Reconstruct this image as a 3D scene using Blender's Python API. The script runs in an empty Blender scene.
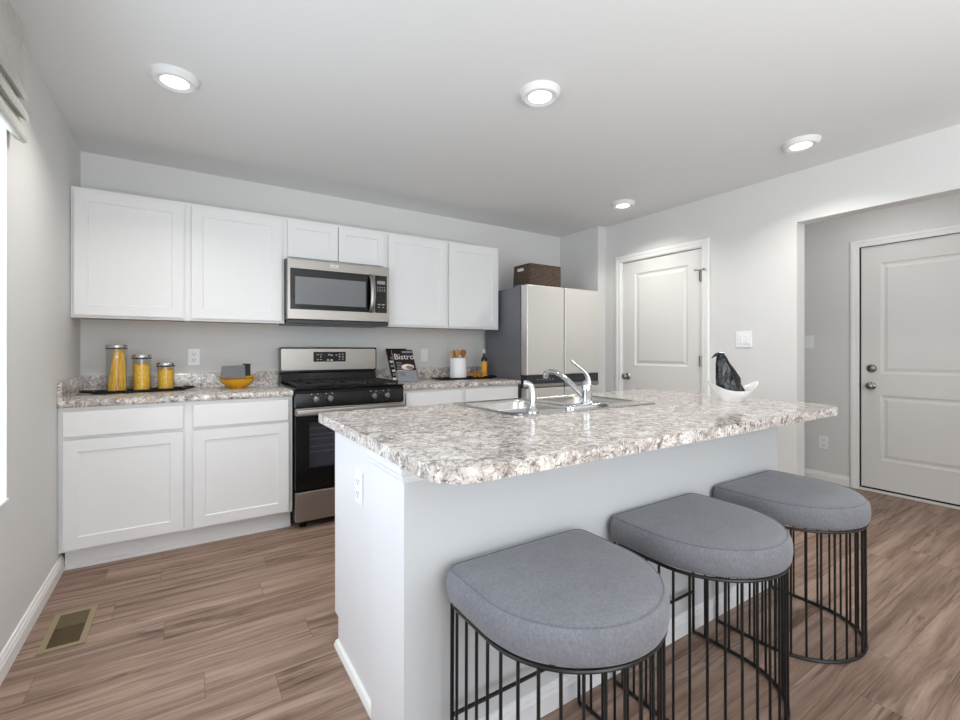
import bpy, bmesh, math, random
from mathutils import Vector, Matrix

C = bpy.context.scene.collection
PI = math.pi
R = math.radians
random.seed(7)

# ------------------------------------------------------------------ camera, world, exposure
sc = bpy.context.scene
cam = bpy.data.cameras.new('camera')
cam.sensor_fit = 'HORIZONTAL'; cam.sensor_width = 36.0
cam.lens = 455.0 / 960.0 * 36.0
cam.shift_y = -10.14 / 960.0
cam.clip_start = 0.02
co = bpy.data.objects.new('camera', cam); C.objects.link(co)
co.location = (0.5628, -3.7985, 1.1798)
co.rotation_euler = (PI / 2, 0, -0.5734)
sc.camera = co

w = bpy.data.worlds.new('sky'); sc.world = w; w.use_nodes = True
bg = w.node_tree.nodes['Background']
bg.inputs[0].default_value = (0.80, 0.90, 1.0, 1); bg.inputs[1].default_value = 1.6

sc.view_settings.view_transform = 'Standard'
sc.view_settings.look = 'None'
sc.view_settings.gamma = 1.0
sc.view_settings.exposure = 0.35
sc.view_settings.use_curve_mapping = False
sc.cycles.use_denoising = True
sc.cycles.max_bounces = 10
sc.cycles.diffuse_bounces = 6
sc.cycles.caustics_reflective = False
sc.cycles.caustics_refractive = False

def area(name, loc, rot, sx, sy, power, color=(1, 1, 1), spread=PI):
    l = bpy.data.lights.new(name, 'AREA'); l.shape = 'RECTANGLE'; l.size = sx; l.size_y = sy
    l.energy = power; l.color = color; l.spread = spread
    o = bpy.data.objects.new(name, l); C.objects.link(o); o.location = loc; o.rotation_euler = rot
    return o
# daylight arriving at the left window, plus an added unseen rear source (outside the glass, looking in)
area('daylight_side', (-0.42, -2.35, 1.38), (0, -PI / 2, 0), 1.7, 2.0, 20, (0.90, 0.95, 1.0))
area('rear_fill', (1.35, -7.35, 1.25), (PI / 2, 0, 0), 2.3, 2.2, 40, (0.98, 0.985, 1.0))
# added fill lights, both unseen: upward panel behind the camera, panel in the hall
area('bounce_fill', (1.3, -5.75, 0.5), (PI, 0, 0), 2.4, 2.2, 112, (0.94, 0.98, 1.0))
area('hall_fill', (4.75, -2.5, 2.40), (0, 0, 0), 0.5, 0.5, 2.4, (1.0, 0.97, 0.94))
LAMP_POWER = 4.8

# ------------------------------------------------------------------ material helpers
def lin(c):
    return tuple((x / 12.92 if x <= .04045 else ((x + .055) / 1.055) ** 2.4) for x in [v / 255. for v in c]) + (1,)

class NT:
    def __init__(s, name):
        s.m = bpy.data.materials.new(name); s.m.use_nodes = True
        s.t = s.m.node_tree; s.n = s.t.nodes; s.l = s.t.links
        s.b = s.n['Principled BSDF']
    def N(s, typ, **kw):
        n = s.n.new(typ)
        for k, v in kw.items():
            if k.startswith('i_'):
                n.inputs[int(k[2:])].default_value = v
            else: setattr(n, k, v)
        return n
    def L(s, a, b): s.l.new(a, b)
    def coord(s): return s.N('ShaderNodeTexCoord').outputs['Object']
    def val(s, x, inp):
        if hasattr(x, 'is_linked'): s.L(x, inp)
        else: inp.default_value = x
    def math(s, op, a, b=0.0, c=0.0):
        n = s.N('ShaderNodeMath', operation=op)
        s.val(a, n.inputs[0]); s.val(b, n.inputs[1]); s.val(c, n.inputs[2])
        return n.outputs[0]
    def noise(s, vec, scale, detail=4, rough=.5, dist=0):
        n = s.N('ShaderNodeTexNoise'); s.L(vec, n.inputs['Vector'])
        n.inputs['Scale'].default_value = scale; n.inputs['Detail'].default_value = detail
        n.inputs['Roughness'].default_value = rough; n.inputs['Distortion'].default_value = dist
        return n.outputs['Fac']
    def mapping(s, vec, scale=(1, 1, 1), loc=(0, 0, 0)):
        n = s.N('ShaderNodeMapping'); s.L(vec, n.inputs[0])
        n.inputs['Scale'].default_value = scale; n.inputs['Location'].default_value = loc
        return n.outputs[0]
    def ramp(s, fac, stops):
        n = s.N('ShaderNodeValToRGB'); s.L(fac, n.inputs[0])
        e = n.color_ramp.elements
        while len(e) < len(stops): e.new(.5)
        for i, (p, c) in enumerate(stops):
            e[i].position = p; e[i].color = c if len(c) == 4 else tuple(c) + (1,)
        return n.outputs[0]
    def mix(s, fac, a, b, mode='MIX'):
        n = s.N('ShaderNodeMix', data_type='RGBA', blend_type=mode)
        s.val(fac, n.inputs[0])
        for x, i in ((a, 6), (b, 7)):
            if hasattr(x, 'is_linked'): s.L(x, n.inputs[i])
            else: n.inputs[i].default_value = x
        return n.outputs[2]
    def bump(s, h, strength=.2, dist=.01):
        n = s.N('ShaderNodeBump'); n.inputs['Strength'].default_value = strength
        n.inputs['Distance'].default_value = dist
        s.L(h, n.inputs['Height']); s.L(n.outputs[0], s.b.inputs['Normal'])
    def set(s, color=None, rough=None, metal=None, spec=None, **kw):
        if color is not None: s.val(color, s.b.inputs['Base Color'])
        if rough is not None: s.val(rough, s.b.inputs['Roughness'])
        if metal is not None: s.val(metal, s.b.inputs['Metallic'])
        if spec is not None: s.b.inputs['Specular IOR Level'].default_value = spec
        for k, v in kw.items(): s.b.inputs[k.replace('_', ' ')].default_value = v
        return s.m

def painted(name, rgb, rough=.5, var=.03, spec=.4, bump=0.0, scale=30):
    t = NT(name); v = t.coord(); n = t.noise(v, scale, 3)
    c = lin(rgb)
    d = tuple(x * (1 - var) for x in c[:3]) + (1,)
    t.set(t.mix(n, d, c), rough, 0, spec)
    if bump: t.bump(t.noise(v, scale * 8, 3), bump, .002)
    return t.m

def metalmat(name, rgb, rough=.28, streak=None, metal=1.0, var=.12):
    t = NT(name); v = t.coord()
    if streak is None: streak = (2, 2, 120)
    n = t.noise(t.mapping(v, streak), 1.0, 3, .6)
    c = lin(rgb); d = tuple(x * (1 - var) for x in c[:3]) + (1,)
    t.set(t.mix(n, d, c), rough, metal)
    t.L(t.math('MULTIPLY_ADD', n, .12, rough - .06), t.b.inputs['Roughness'])
    return t.m

def glassmat(name, tint=(1, 1, 1, 1), gloss=.12, rough=.0):
    t = NT(name); t.n.remove(t.b)
    tr = t.N('ShaderNodeBsdfTransparent'); tr.inputs[0].default_value = tint
    gl = t.N('ShaderNodeBsdfGlossy'); gl.inputs['Roughness'].default_value = rough
    lw = t.N('ShaderNodeLayerWeight'); lw.inputs[0].default_value = .5
    mx = t.N('ShaderNodeMixShader')
    t.L(t.math('MULTIPLY_ADD', t.math('POWER', lw.outputs['Facing'], 4.0), gloss * 4, .03), mx.inputs[0])
    t.L(tr.outputs[0], mx.inputs[1]); t.L(gl.outputs[0], mx.inputs[2])
    t.L(mx.outputs[0], t.n['Material Output'].inputs[0])
    return t.m

def emit(name, rgb, s):
    t = NT(name); n = t.noise(t.coord(), 5, 1)
    t.b.inputs['Emission Color'].default_value = lin(rgb); t.b.inputs['Emission Strength'].default_value = s
    t.set(lin(rgb), .5)
    return t.m

M = {}
M['wall'] = painted('wall_paint', (220, 220, 218), .62, .015, .25, .05, 60)
M['ceiling'] = painted('ceiling_paint', (226, 227, 227), .8, .02, .2, .10, 60)
M['trim'] = painted('trim_paint', (238, 238, 236), .35, .02)
M['door'] = painted('door_paint', (226, 225, 222), .38, .02, .4, .03, 40)
M['cab'] = painted('cabinet_paint', (234, 234, 234), .36, .012)
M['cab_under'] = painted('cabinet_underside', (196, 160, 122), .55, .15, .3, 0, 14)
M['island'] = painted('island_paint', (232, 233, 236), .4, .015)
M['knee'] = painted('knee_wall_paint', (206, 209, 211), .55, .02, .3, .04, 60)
M['plastic'] = painted('white_plastic', (242, 242, 244), .3, .01)
M['slot'] = painted('outlet_slots', (70, 70, 70), .6)
M['steel'] = metalmat('brushed_steel', (172, 167, 161), .36, (1.5, 1.5, 160))
M['steel_v'] = metalmat('fridge_steel', (226, 224, 220), .42, (160, 160, 1.5), .75, .05)
M['steel_sink'] = metalmat('sink_steel', (205, 203, 199), .24, (120, 3, 3))
M['chrome'] = metalmat('chrome', (212, 214, 218), .07, (3, 3, 3), 1.0, .02)
M['nickel'] = metalmat('satin_nickel', (160, 156, 150), .28, (6, 6, 6))
M['hinge'] = metalmat('hinge_nickel', (150, 149, 146), .35, (6, 6, 60))
M['fridge_side'] = painted('fridge_side_grey', (116, 117, 124), .42, .05, .4, .04, 50)
M['dark_plastic'] = painted('dark_grey_plastic', (52, 52, 58), .35, .1)
M['blackgloss'] = painted('black_enamel', (9, 9, 11), .13, .2, .4)
M['black'] = painted('black_matte', (18, 18, 19), .5, .2)
M['iron'] = painted('cast_iron', (26, 26, 28), .55, .25, .4, .25, 40)
M['wire'] = painted('black_wire', (20, 20, 22), .32, .15, .5)
M['mark'] = painted('white_marking', (205, 205, 205), .5)
M['display'] = painted('display_grey', (150, 152, 150), .4)
M['white_ceramic'] = painted('white_ceramic', (246, 246, 246), .14, .01, .5)
M['yellow'] = painted('yellow_glaze', (232, 172, 36), .22, .08, .5)
M['tray'] = painted('black_lacquer', (22, 19, 18), .35, .2, .4)
M['wood_spoon'] = painted('beech_wood', (205, 155, 100), .55, .2, .3, 0, 40)
M['wood_dark'] = painted('olive_wood', (176, 112, 58), .5, .2, .3, 0, 40)
M['bottle'] = painted('dark_bottle_glass', (30, 22, 12), .08, .1, .6)
M['label_o'] = painted('orange_label', (240, 178, 62), .45, .12, .3, 0, 90)
M['pale_cap'] = painted('pale_green_cap', (196, 206, 176), .4, .05)
M['orange'] = painted('orange_peel', (238, 160, 44), .5, .22, .3, 0, 70)
M['greycloth'] = painted('grey_linen', (128, 128, 130), .85, .2, .1, .2, 120)
M['greycover'] = painted('grey_box_card', (205, 205, 208), .6, .05)
M['canister_glass'] = glassmat('canister_glass', (.97, .98, .98, 1), .15)
M['window_glass'] = glassmat('window_glass', (.97, .98, .99, 1), .12)
M['oven_glass'] = glassmat('oven_glass', (.62, .62, .65, 1), .10, .02)
M['mw_glass'] = painted('microwave_screen', (112, 114, 118), .12, .06, .6, 0, 4)
M['lens'] = emit('lamp_lens', (255, 253, 248), 2.6)
M['vent'] = painted('vent_tan', (150, 134, 104), .45, .08)
M['vent_slot'] = painted('vent_dark', (66, 54, 38), .6, .15)
M['vent_louver'] = painted('vent_louver_bronze', (104, 88, 60), .5, .12)
M['cover_dark'] = painted('cover_maroon', (44, 26, 26), .3, .4, .4, 0, 60)
M['cover_grey'] = painted('cover_greyblue', (150, 155, 162), .3, .3, .4, 0, 50)
M['cover_pink'] = painted('cover_salmon', (226, 150, 138), .3, .2, .4, 0, 70)
M['cover_white'] = painted('cover_white', (232, 228, 222), .3, .04)
M['paper'] = painted('paper_edges', (225, 222, 214), .8, .06)
M['threshold'] = painted('white_threshold', (228, 226, 222), .4)
M['rubber'] = painted('rubber_sweep', (30, 30, 30), .7)

def wood_floor():
    t = NT('vinyl_plank'); v = t.coord()
    s = t.N('ShaderNodeSeparateXYZ'); t.L(v, s.inputs[0]); x, y = s.outputs[0], s.outputs[1]
    W, LN = .150, 1.22
    row = t.math('FLOOR', t.math('DIVIDE', y, W))
    wn = t.N('ShaderNodeTexWhiteNoise', noise_dimensions='1D'); t.L(row, wn.inputs['W'])
    xs = t.math('ADD', x, t.math('MULTIPLY', wn.outputs[0], LN))
    col = t.math('FLOOR', t.math('DIVIDE', xs, LN))
    pid = t.math('ADD', t.math('MULTIPLY', row, 17.13), t.math('MULTIPLY', col, 3.71))
    wp = t.N('ShaderNodeTexWhiteNoise', noise_dimensions='1D'); t.L(pid, wp.inputs['W'])
    rnd = wp.outputs[0]
    cv = t.N('ShaderNodeCombineXYZ')
    t.L(t.math('ADD', x, t.math('MULTIPLY', rnd, 37.0)), cv.inputs[0])
    t.L(t.math('ADD', y, t.math('MULTIPLY', rnd, 11.0)), cv.inputs[1])
    t.L(t.math('MULTIPLY', rnd, 5.0), cv.inputs[2])
    p = cv.outputs[0]
    # slow warp so the grain wanders into cathedrals and knots
    warp = t.noise(t.mapping(p, (2.2, 5, 1)), 1.0, 2)
    yy = t.math('ADD', t.math('MULTIPLY', warp, .05), t.math('ADD', y, t.math('MULTIPLY', rnd, 11.0)))
    cw = t.N('ShaderNodeCombineXYZ'); t.L(t.math('ADD', x, t.math('MULTIPLY', rnd, 37.0)), cw.inputs[0]); t.L(yy, cw.inputs[1]); t.L(rnd, cw.inputs[2])
    g1 = t.noise(t.mapping(cw.outputs[0], (1.1, 24, 1)), 1.0, 7, .66, .3)
    g2 = t.noise(t.mapping(cw.outputs[0], (5, 130, 1)), 1.0, 4, .7)
    g3 = t.noise(t.mapping(cw.outputs[0], (1.5, 9, 1)), 1.0, 5, .6, .8)
    base = t.ramp(g1, [(.27, lin((92, 70, 58))), (.40, lin((132, 107, 93))), (.54, lin((159, 134, 119))), (.75, lin((184, 162, 147)))])
    fine = t.ramp(g2, [(.30, (.60, .58, .57)), (.55, (1, 1, 1)), (.75, (1.06, 1.06, 1.06))])
    c = t.mix(.55, base, fine, 'MULTIPLY')
    knots = t.ramp(g3, [(.25, (.40, .36, .33)), (.34, (.78, .75, .73)), (.42, (1, 1, 1))])
    c = t.mix(.8, c, knots, 'MULTIPLY')
    g4 = t.noise(t.mapping(cw.outputs[0], (.9, 13, 1), (4, 9, 2)), 1.0, 5, .62, .6)
    ln = t.math('ABSOLUTE', t.math('SUBTRACT', g4, .5))
    gate = t.ramp(t.noise(t.mapping(cw.outputs[0], (1.6, 5, 1), (8, 1, 0)), 1.0, 3), [(.46, (0, 0, 0)), (.60, (1, 1, 1))])
    lines = t.ramp(ln, [(.004, (.46, .42, .39)), (.022, (.80, .78, .76)), (.05, (1, 1, 1))])
    c = t.mix(t.math('MULTIPLY', gate, .9), c, t.mix(1.0, c, lines, 'MULTIPLY'))
    tone = t.ramp(rnd, [(0, (.86, .84, .84)), (.5, (.98, .97, .96)), (1, (1.08, 1.07, 1.07))])
    c = t.mix(1.0, c, tone, 'MULTIPLY')
    fy = t.math('FRACT', t.math('DIVIDE', y, W)); fx = t.math('FRACT', t.math('DIVIDE', xs, LN))
    ey = t.math('MULTIPLY', t.math('MINIMUM', fy, t.math('SUBTRACT', 1.0, fy)), W)
    ex = t.math('MULTIPLY', t.math('MINIMUM', fx, t.math('SUBTRACT', 1.0, fx)), LN)
    edge = t.math('MINIMUM', ex, ey)
    seam = t.math('SMOOTH_MIN', t.math('DIVIDE', edge, .0016), 1.0, .1)
    c = t.mix(t.math('SUBTRACT', 1.0, t.math('MAXIMUM', seam, .0)), c, lin((98, 76, 66)))
    t.set(c, t.math('MULTIPLY_ADD', g2, .2, .40), 0, .35)
    t.bump(t.math('ADD', t.math('MULTIPLY', g2, .5), seam), .12, .002)
    return t.m
M['floor'] = wood_floor()

def granite(name, tint=1.0):
    t = NT(name); v = t.coord()
    wv = t.N('ShaderNodeTexNoise'); t.L(v, wv.inputs['Vector']); wv.inputs['Scale'].default_value = 14
    wm = t.N('ShaderNodeVectorMath', operation='MULTIPLY_ADD'); t.L(wv.outputs['Color'], wm.inputs[0])
    wm.inputs[1].default_value = (.06, .06, .06); t.L(v, wm.inputs[2]); p = wm.outputs[0]
    big = t.noise(p, 11, 5, .6, .5)
    mid = t.noise(p, 34, 5, .65, .7)
    fine = t.noise(p, 120, 3, .6)
    c = t.ramp(mid, [(.32, lin((104, 94, 91))), (.42, lin((166, 155, 149))), (.51, lin((212, 205, 199))), (.66, lin((238, 235, 231)))])
    brown = t.ramp(big, [(.34, (.0, .0, .0)), (.56, (1, 1, 1))])
    c = t.mix(t.math('MULTIPLY', t.math('SUBTRACT', 1.0, brown), .62), c, lin((164, 153, 147)))
    vor = t.N('ShaderNodeTexVoronoi', feature='DISTANCE_TO_EDGE'); t.L(p, vor.inputs['Vector']); vor.inputs['Scale'].default_value = 48
    vein = t.math('LESS_THAN', vor.outputs['Distance'], .035)
    vm = t.math('MULTIPLY', vein, t.math('GREATER_THAN', t.noise(p, 30, 3), .50))
    c = t.mix(t.math('MULTIPLY', vm, .72), c, lin((92, 82, 80)))
    sp = t.math('GREATER_THAN', fine, .60)
    c = t.mix(t.math('MULTIPLY', sp, .6), c, lin((78, 68, 68)))
    ws = t.math('GREATER_THAN', t.noise(t.mapping(p, (1, 1, 1), (3, 7, 2)), 60, 3), .62)
    c = t.mix(t.math('MULTIPLY', ws, .7), c, lin((246, 244, 240)))
    t.set(c, .12, 0, .5)
    return t.m
M['granite'] = granite('speckled_laminate')

def fabric(name, rgb):
    t = NT(name); v = t.coord()
    big = t.noise(v, 9, 4, .6, .5); weave = t.noise(t.mapping(v, (260, 90, 260)), 1, 2); w2 = t.noise(t.mapping(v, (90, 260, 90)), 1, 2)
    c = lin(rgb); a = tuple(x * .80 for x in c[:3]) + (1,); b = tuple(min(1, x * 1.18) for x in c[:3]) + (1,)
    col = t.mix(big, a, b)
    col = t.mix(.55, col, t.ramp(t.math('ADD', t.math('MULTIPLY', weave, .5), t.math('MULTIPLY', w2, .5)), [(.36, (.72, .72, .74)), (.62, (1.16, 1.16, 1.16))]), 'MULTIPLY')
    t.set(col, .9, 0, .15, Sheen_Weight=.25)
    t.bump(t.math('ADD', weave, w2), .25, .002)
    return t.m
M['seat'] = fabric('stool_fabric', (122, 123, 129))
M['piping'] = fabric('stool_piping', (112, 113, 119))
M['shade'] = fabric('shade_linen', (188, 187, 180))

def wicker():
    t = NT('wicker'); v = t.coord()
    n = t.noise(t.mapping(v, (60, 60, 130)), 1, 3, .7, .8)
    wv = t.N('ShaderNodeTexWave', wave_type='BANDS', bands_direction='Z'); t.L(v, wv.inputs['Vector']); wv.inputs['Scale'].default_value = 26
    wv.inputs['Distortion'].default_value = 5; wv.inputs['Detail'].default_value = 2
    f = t.math('ADD', t.math('MULTIPLY', n, .7), t.math('MULTIPLY', wv.outputs['Fac'], .3))
    t.set(t.ramp(f, [(.30, lin((22, 16, 12))), (.50, lin((62, 46, 36))), (.72, lin((128, 104, 82)))]), .7)
    t.bump(f, .9, .008)
    return t.m
M['wicker'] = wicker()

def pasta(name, stretch):
    t = NT(name); v = t.coord()
    n = t.noise(t.mapping(v, stretch), 1, 3, .6, .3)
    t.set(t.ramp(n, [(.28, lin((214, 146, 24))), (.46, lin((250, 196, 60))), (.7, lin((255, 222, 110)))]), .5, 0, .3)
    return t.m
M['spaghetti'] = pasta('spaghetti_pasta', (300, 300, 6))
M['macaroni'] = pasta('small_pasta', (110, 110, 110))

def polished_black():
    t = NT('polished_black_stone'); v = t.coord()
    n = t.noise(v, 24, 4, .6, 1.2)
    t.set(t.ramp(n, [(.45, lin((6, 6, 8))), (.64, lin((16, 16, 20))), (.78, lin((90, 90, 98)))]), .12, 0, .5)
    t.bump(n, .25, .02)
    return t.m
M['stone'] = polished_black()

# ------------------------------------------------------------------ mesh helpers
class B:
    def __init__(s): s.bm = bmesh.new()
    def box(s, x0, x1, y0, y1, z0, z1, bev=0.0, seg=2):
        r = bmesh.ops.create_cube(s.bm, size=1.0)
        vs = r['verts']
        for v in vs:
            v.co = Vector(((x0 + x1) / 2 + v.co.x * (x1 - x0), (y0 + y1) / 2 + v.co.y * (y1 - y0), (z0 + z1) / 2 + v.co.z * (z1 - z0)))
        if bev:
            es = list({e for v in vs for e in v.link_edges})
            bmesh.ops.bevel(s.bm, geom=es, offset=bev, segments=seg, affect='EDGES', profile=.5)
        return s
    def ring(s, pts): return [s.bm.verts.new(p) for p in pts]
    def bridge(s, a, b, closed=True):
        n = len(a)
        for i in range(n if closed else n - 1):
            j = (i + 1) % n
            try: s.bm.faces.new((a[i], a[j], b[j], b[i]))
            except ValueError: pass
    def loft(s, rings, cap0=True, cap1=True):
        rs = [s.ring(r) for r in rings]
        for a, b in zip(rs, rs[1:]): s.bridge(a, b)
        if cap0: s.bm.faces.new(list(reversed(rs[0])))
        if cap1: s.bm.faces.new(rs[-1])
        return s
    def lathe(s, prof, c=(0, 0, 0), seg=32, axis='z', cap0=True, cap1=True):
        def P(r, h, a):
            u, v = r * math.cos(a), r * math.sin(a)
            if axis == 'z': q = (u, v, h)
            elif axis == 'y': q = (u, h, v)
            else: q = (h, u, v)
            return Vector(q) + Vector(c)
        return s.loft([[P(max(r, 1e-4), h, 2 * PI * i / seg) for i in range(seg)] for r, h in prof], cap0, cap1)
    def tube(s, pts, r, seg=10, closed=False, r1=None, squash=None):
        pts = [Vector(p) for p in pts]; n = len(pts); rings = []
        up = None
        for i in range(n):
            if closed: t = pts[(i + 1) % n] - pts[i - 1]
            else: t = pts[min(i + 1, n - 1)] - pts[max(i - 1, 0)]
            t.normalize()
            if up is None:
                up = Vector((0, 0, 1)) if abs(t.z) < .9 else Vector((1, 0, 0))
            a = t.cross(up)
            if a.length < 1e-5: a = t.cross(Vector((1, 0, 0)))
            a.normalize(); b = a.cross(t); b.normalize(); up = b
            rr = r if r1 is None else r + (r1 - r) * i / (n - 1)
            k = squash or 1
            rings.append([pts[i] + a * (rr * math.cos(2 * PI * j / seg)) + b * (rr * k * math.sin(2 * PI * j / seg)) for j in range(seg)])
        rs = [s.ring(q) for q in rings]
        for a, b in zip(rs, rs[1:]): s.bridge(a, b)
        if closed: s.bridge(rs[-1], rs[0])
        else:
            s.bm.faces.new(list(reversed(rs[0]))); s.bm.faces.new(rs[-1])
        return s
    def prism(s, pts, z0, z1, holes=()):
        """flat polygon (with holes) extruded upward"""
        edges = []
        for loop in [pts] + list(holes):
            vs = [s.bm.verts.new((p[0], p[1], z0)) for p in loop]
            edges += [s.bm.edges.new((vs[i], vs[(i + 1) % len(vs)])) for i in range(len(vs))]
        if holes: f = bmesh.ops.triangle_fill(s.bm, edges=edges, use_beauty=True, use_dissolve=False)['geom']
        else: f = bmesh.ops.contextual_create(s.bm, geom=edges)['faces']
        f = [x for x in f if isinstance(x, bmesh.types.BMFace)]
        r = bmesh.ops.extrude_face_region(s.bm, geom=f)['geom']
        for v in r:
            if isinstance(v, bmesh.types.BMVert): v.co.z = z1
        return s
    def xprism(s, prof, x0, x1):
        """(y, z) profile run along x"""
        return s.loft([[(x0, y, z) for y, z in prof], [(x1, y, z) for y, z in prof]])
    def yprism(s, prof, y0, y1):
        return s.loft([[(x, y0, z) for x, z in prof], [(x, y1, z) for x, z in prof]])
    def panels(s, O, U, V, N, W, H, T, rects, rings):
        """slab W x H x T whose front (at O, facing N) has sunk panels; rings: (inset, depth)"""
        O, U, V, N = map(Vector, (O, U, V, N))
        P = lambda u, v, d: s.bm.verts.new(O + U * u + V * v - N * d)
        us = sorted({0, W} | {r[i] for r in rects for i in (0, 1)}); vs = sorted({0, H} | {r[i] for r in rects for i in (2, 3)})
        for a, b in zip(us, us[1:]):
            for c, d in zip(vs, vs[1:]):
                if any(r[0] <= a and b <= r[1] and r[2] <= c and d <= r[3] for r in rects): continue
                s.bm.faces.new([P(a, c, 0), P(b, c, 0), P(b, d, 0), P(a, d, 0)])
        for r in rects:
            prev = None
            for ins, dep in [(0, 0)] + list(rings):
                q = [P(r[0] + ins, r[2] + ins, dep), P(r[1] - ins, r[2] + ins, dep), P(r[1] - ins, r[3] - ins, dep), P(r[0] + ins, r[3] - ins, dep)]
                if prev: s.bridge(prev, q)
                prev = q
            s.bm.faces.new(prev)
        f = [P(0, 0, 0), P(W, 0, 0), P(W, H, 0), P(0, H, 0)]; k = [P(0, 0, T), P(W, 0, T), P(W, H, T), P(0, H, T)]
        s.bridge(f, k); s.bm.faces.new(list(reversed(k)))
        return s
    def done(s, name, mat, parent=None, local=False, bevel=0.0, bseg=2, smooth=False, angle=30):
        bmesh.ops.remove_doubles(s.bm, verts=s.bm.verts, dist=1e-5)
        bmesh.ops.recalc_face_normals(s.bm, faces=s.bm.faces)
        me = bpy.data.meshes.new(name)
        org = Vector((0, 0, 0))
        if parent is not None and not local:
            r = parent
            while r.parent: r = r.parent
            org = r.location.copy()
        elif parent is None and not local:
            xs = [v.co for v in s.bm.verts]
            org = Vector(((min(v.x for v in xs) + max(v.x for v in xs)) / 2, (min(v.y for v in xs) + max(v.y for v in xs)) / 2, min(v.z for v in xs)))
        for v in s.bm.verts: v.co -= org
        s.bm.to_mesh(me); s.bm.free()
        me.materials.append(M[mat] if isinstance(mat, str) else mat)
        o = bpy.data.objects.new(name, me); C.objects.link(o)
        if parent is not None: o.parent = parent
        else: o.location = org
        if bevel:
            b = o.modifiers.new('bevel', 'BEVEL'); b.width = bevel; b.segments = bseg; b.limit_method = 'ANGLE'; b.angle_limit = R(32)
        if smooth:
            for p in me.polygons: p.use_smooth = True
            try: me.set_sharp_from_angle(angle=R(angle))
            except Exception: pass
        return o

def tag(o, label, cat, group=None, kind=None):
    o['label'] = label; o['category'] = cat
    if group: o['group'] = group
    if kind: o['kind'] = kind
    return o
def thing(name, label, cat, loc, rotz=0, group=None, kind=None):
    o = bpy.data.objects.new(name, None); C.objects.link(o); o.empty_display_size = .05
    o.location = loc; o.rotation_euler = (0, 0, rotz)
    return tag(o, label, cat, group, kind)
def copy_tree(o, parent=None):
    c = o.copy(); C.objects.link(c)
    if parent: c.parent = parent
    for ch in list(o.children): copy_tree(ch, c)
    return c
def struct(o, label, cat): return tag(o, label, cat, None, 'structure')
def rrect(x0, x1, y0, y1, r, n=8):
    if not isinstance(r, (list, tuple)): r = [r] * 4
    out = []
    for (cx, cy, a0), q in zip(((x1, y0, -90), (x1, y1, 0), (x0, y1, 90), (x0, y0, 180)), r):
        sx = -1 if cx == x1 else 1; sy = 1 if cy == y0 else -1
        if q <= 0: out.append((cx, cy)); continue
        for i in range(n + 1):
            a = R(a0 + 90 * i / n)
            out.append((cx + sx * q + q * math.cos(a), cy + sy * q + q * math.sin(a)))
    return out
def bez(p0, p1, p2, p3, n=14):
    p0, p1, p2, p3 = map(Vector, (p0, p1, p2, p3)); out = []
    for i in range(n + 1):
        t = i / n; out.append(p0 * (1 - t) ** 3 + p1 * 3 * t * (1 - t) ** 2 + p2 * 3 * t * t * (1 - t) + p3 * t ** 3)
    return out

# ------------------------------------------------------------------ room shell
H = 2.44; XR = 4.083; XP = 4.19; XE = 5.37; YO = -2.311; YB = -7.0; YJ = -0.561
struct(B().box(-.14, 5.5, YB - .14, .14, -.08, 0).done('floor', 'floor'), 'brown wood-look plank floor', 'floor')
struct(B().box(-.14, 5.5, YB - .14, .14, H, H + .1).done('ceiling', 'ceiling'), 'flat pale grey ceiling with recessed lights', 'ceiling')
struct(B().box(-.14, XP + .12, 0, .14, 0, H).done('wall_back', 'wall'), 'pale grey back wall behind the cabinets', 'wall')
WY0, WY1, WZ0, WZ1 = -3.25, -1.43, .62, 2.16
b = B(); b.box(-.14, 0, WY1, 0, 0, H); b.box(-.14, 0, YB, WY0, 0, H); b.box(-.14, 0, WY0, WY1, 0, WZ0); b.box(-.14, 0, WY0, WY1, WZ1, H)
struct(b.done('wall_left', 'wall'), 'pale grey left wall with the window', 'wall')
# right wall: fridge recess, jog, pantry wall, header over the hall opening
b = B(); b.box(XR, XP + .12, YJ, 0, 0, H)
DY0, DY1, DZ = -1.612, -0.765, 2.05
b.box(XP, XP + .12, DY1, YJ, 0, H); b.box(XP, XP + .12, DY0, DY1, DZ, H); b.box(XP, XP + .12, YO, DY0, 0, H)
b.box(XP, XP + .12, -4.1, YO, 2.082, H); b.box(XP, XP + .12, YB, -4.1, 0, H)
struct(b.done('wall_right', 'wall'), 'pale grey right wall holding the pantry door and hall opening', 'wall')
EY0, EY1, EZ = -3.225, -2.300, 2.052
b = B(); b.box(XE, XE + .12, EY1, -1.2, 0, H); b.box(XE, XE + .12, EY0, EY1, EZ, H); b.box(XE, XE + .12, -4.6, EY0, 0, H)
struct(b.done('wall_entry', 'wall'), 'grey hall wall around the entry door', 'wall')
b = B(); b.box(XP + .12, XE + .12, -1.2, -1.08, 0, H); b.box(XP + .12, XE + .12, -4.72, -4.6, 0, H)
struct(b.done('wall_hall', 'wall'), 'grey end walls of the entry hall', 'wall')
b = B(); b.box(0, .2, YB - .14, YB, 0, H); b.box(.2, 2.5, YB - .14, YB, 2.3, H); b.box(2.5, XP, YB - .14, YB, 0, H); b.box(.2, 2.5, YB - .14, YB, 0, .1)

struct(b.done('wall_rear', 'wall'), 'pale grey wall behind the viewer with the added patio door', 'wall')

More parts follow.
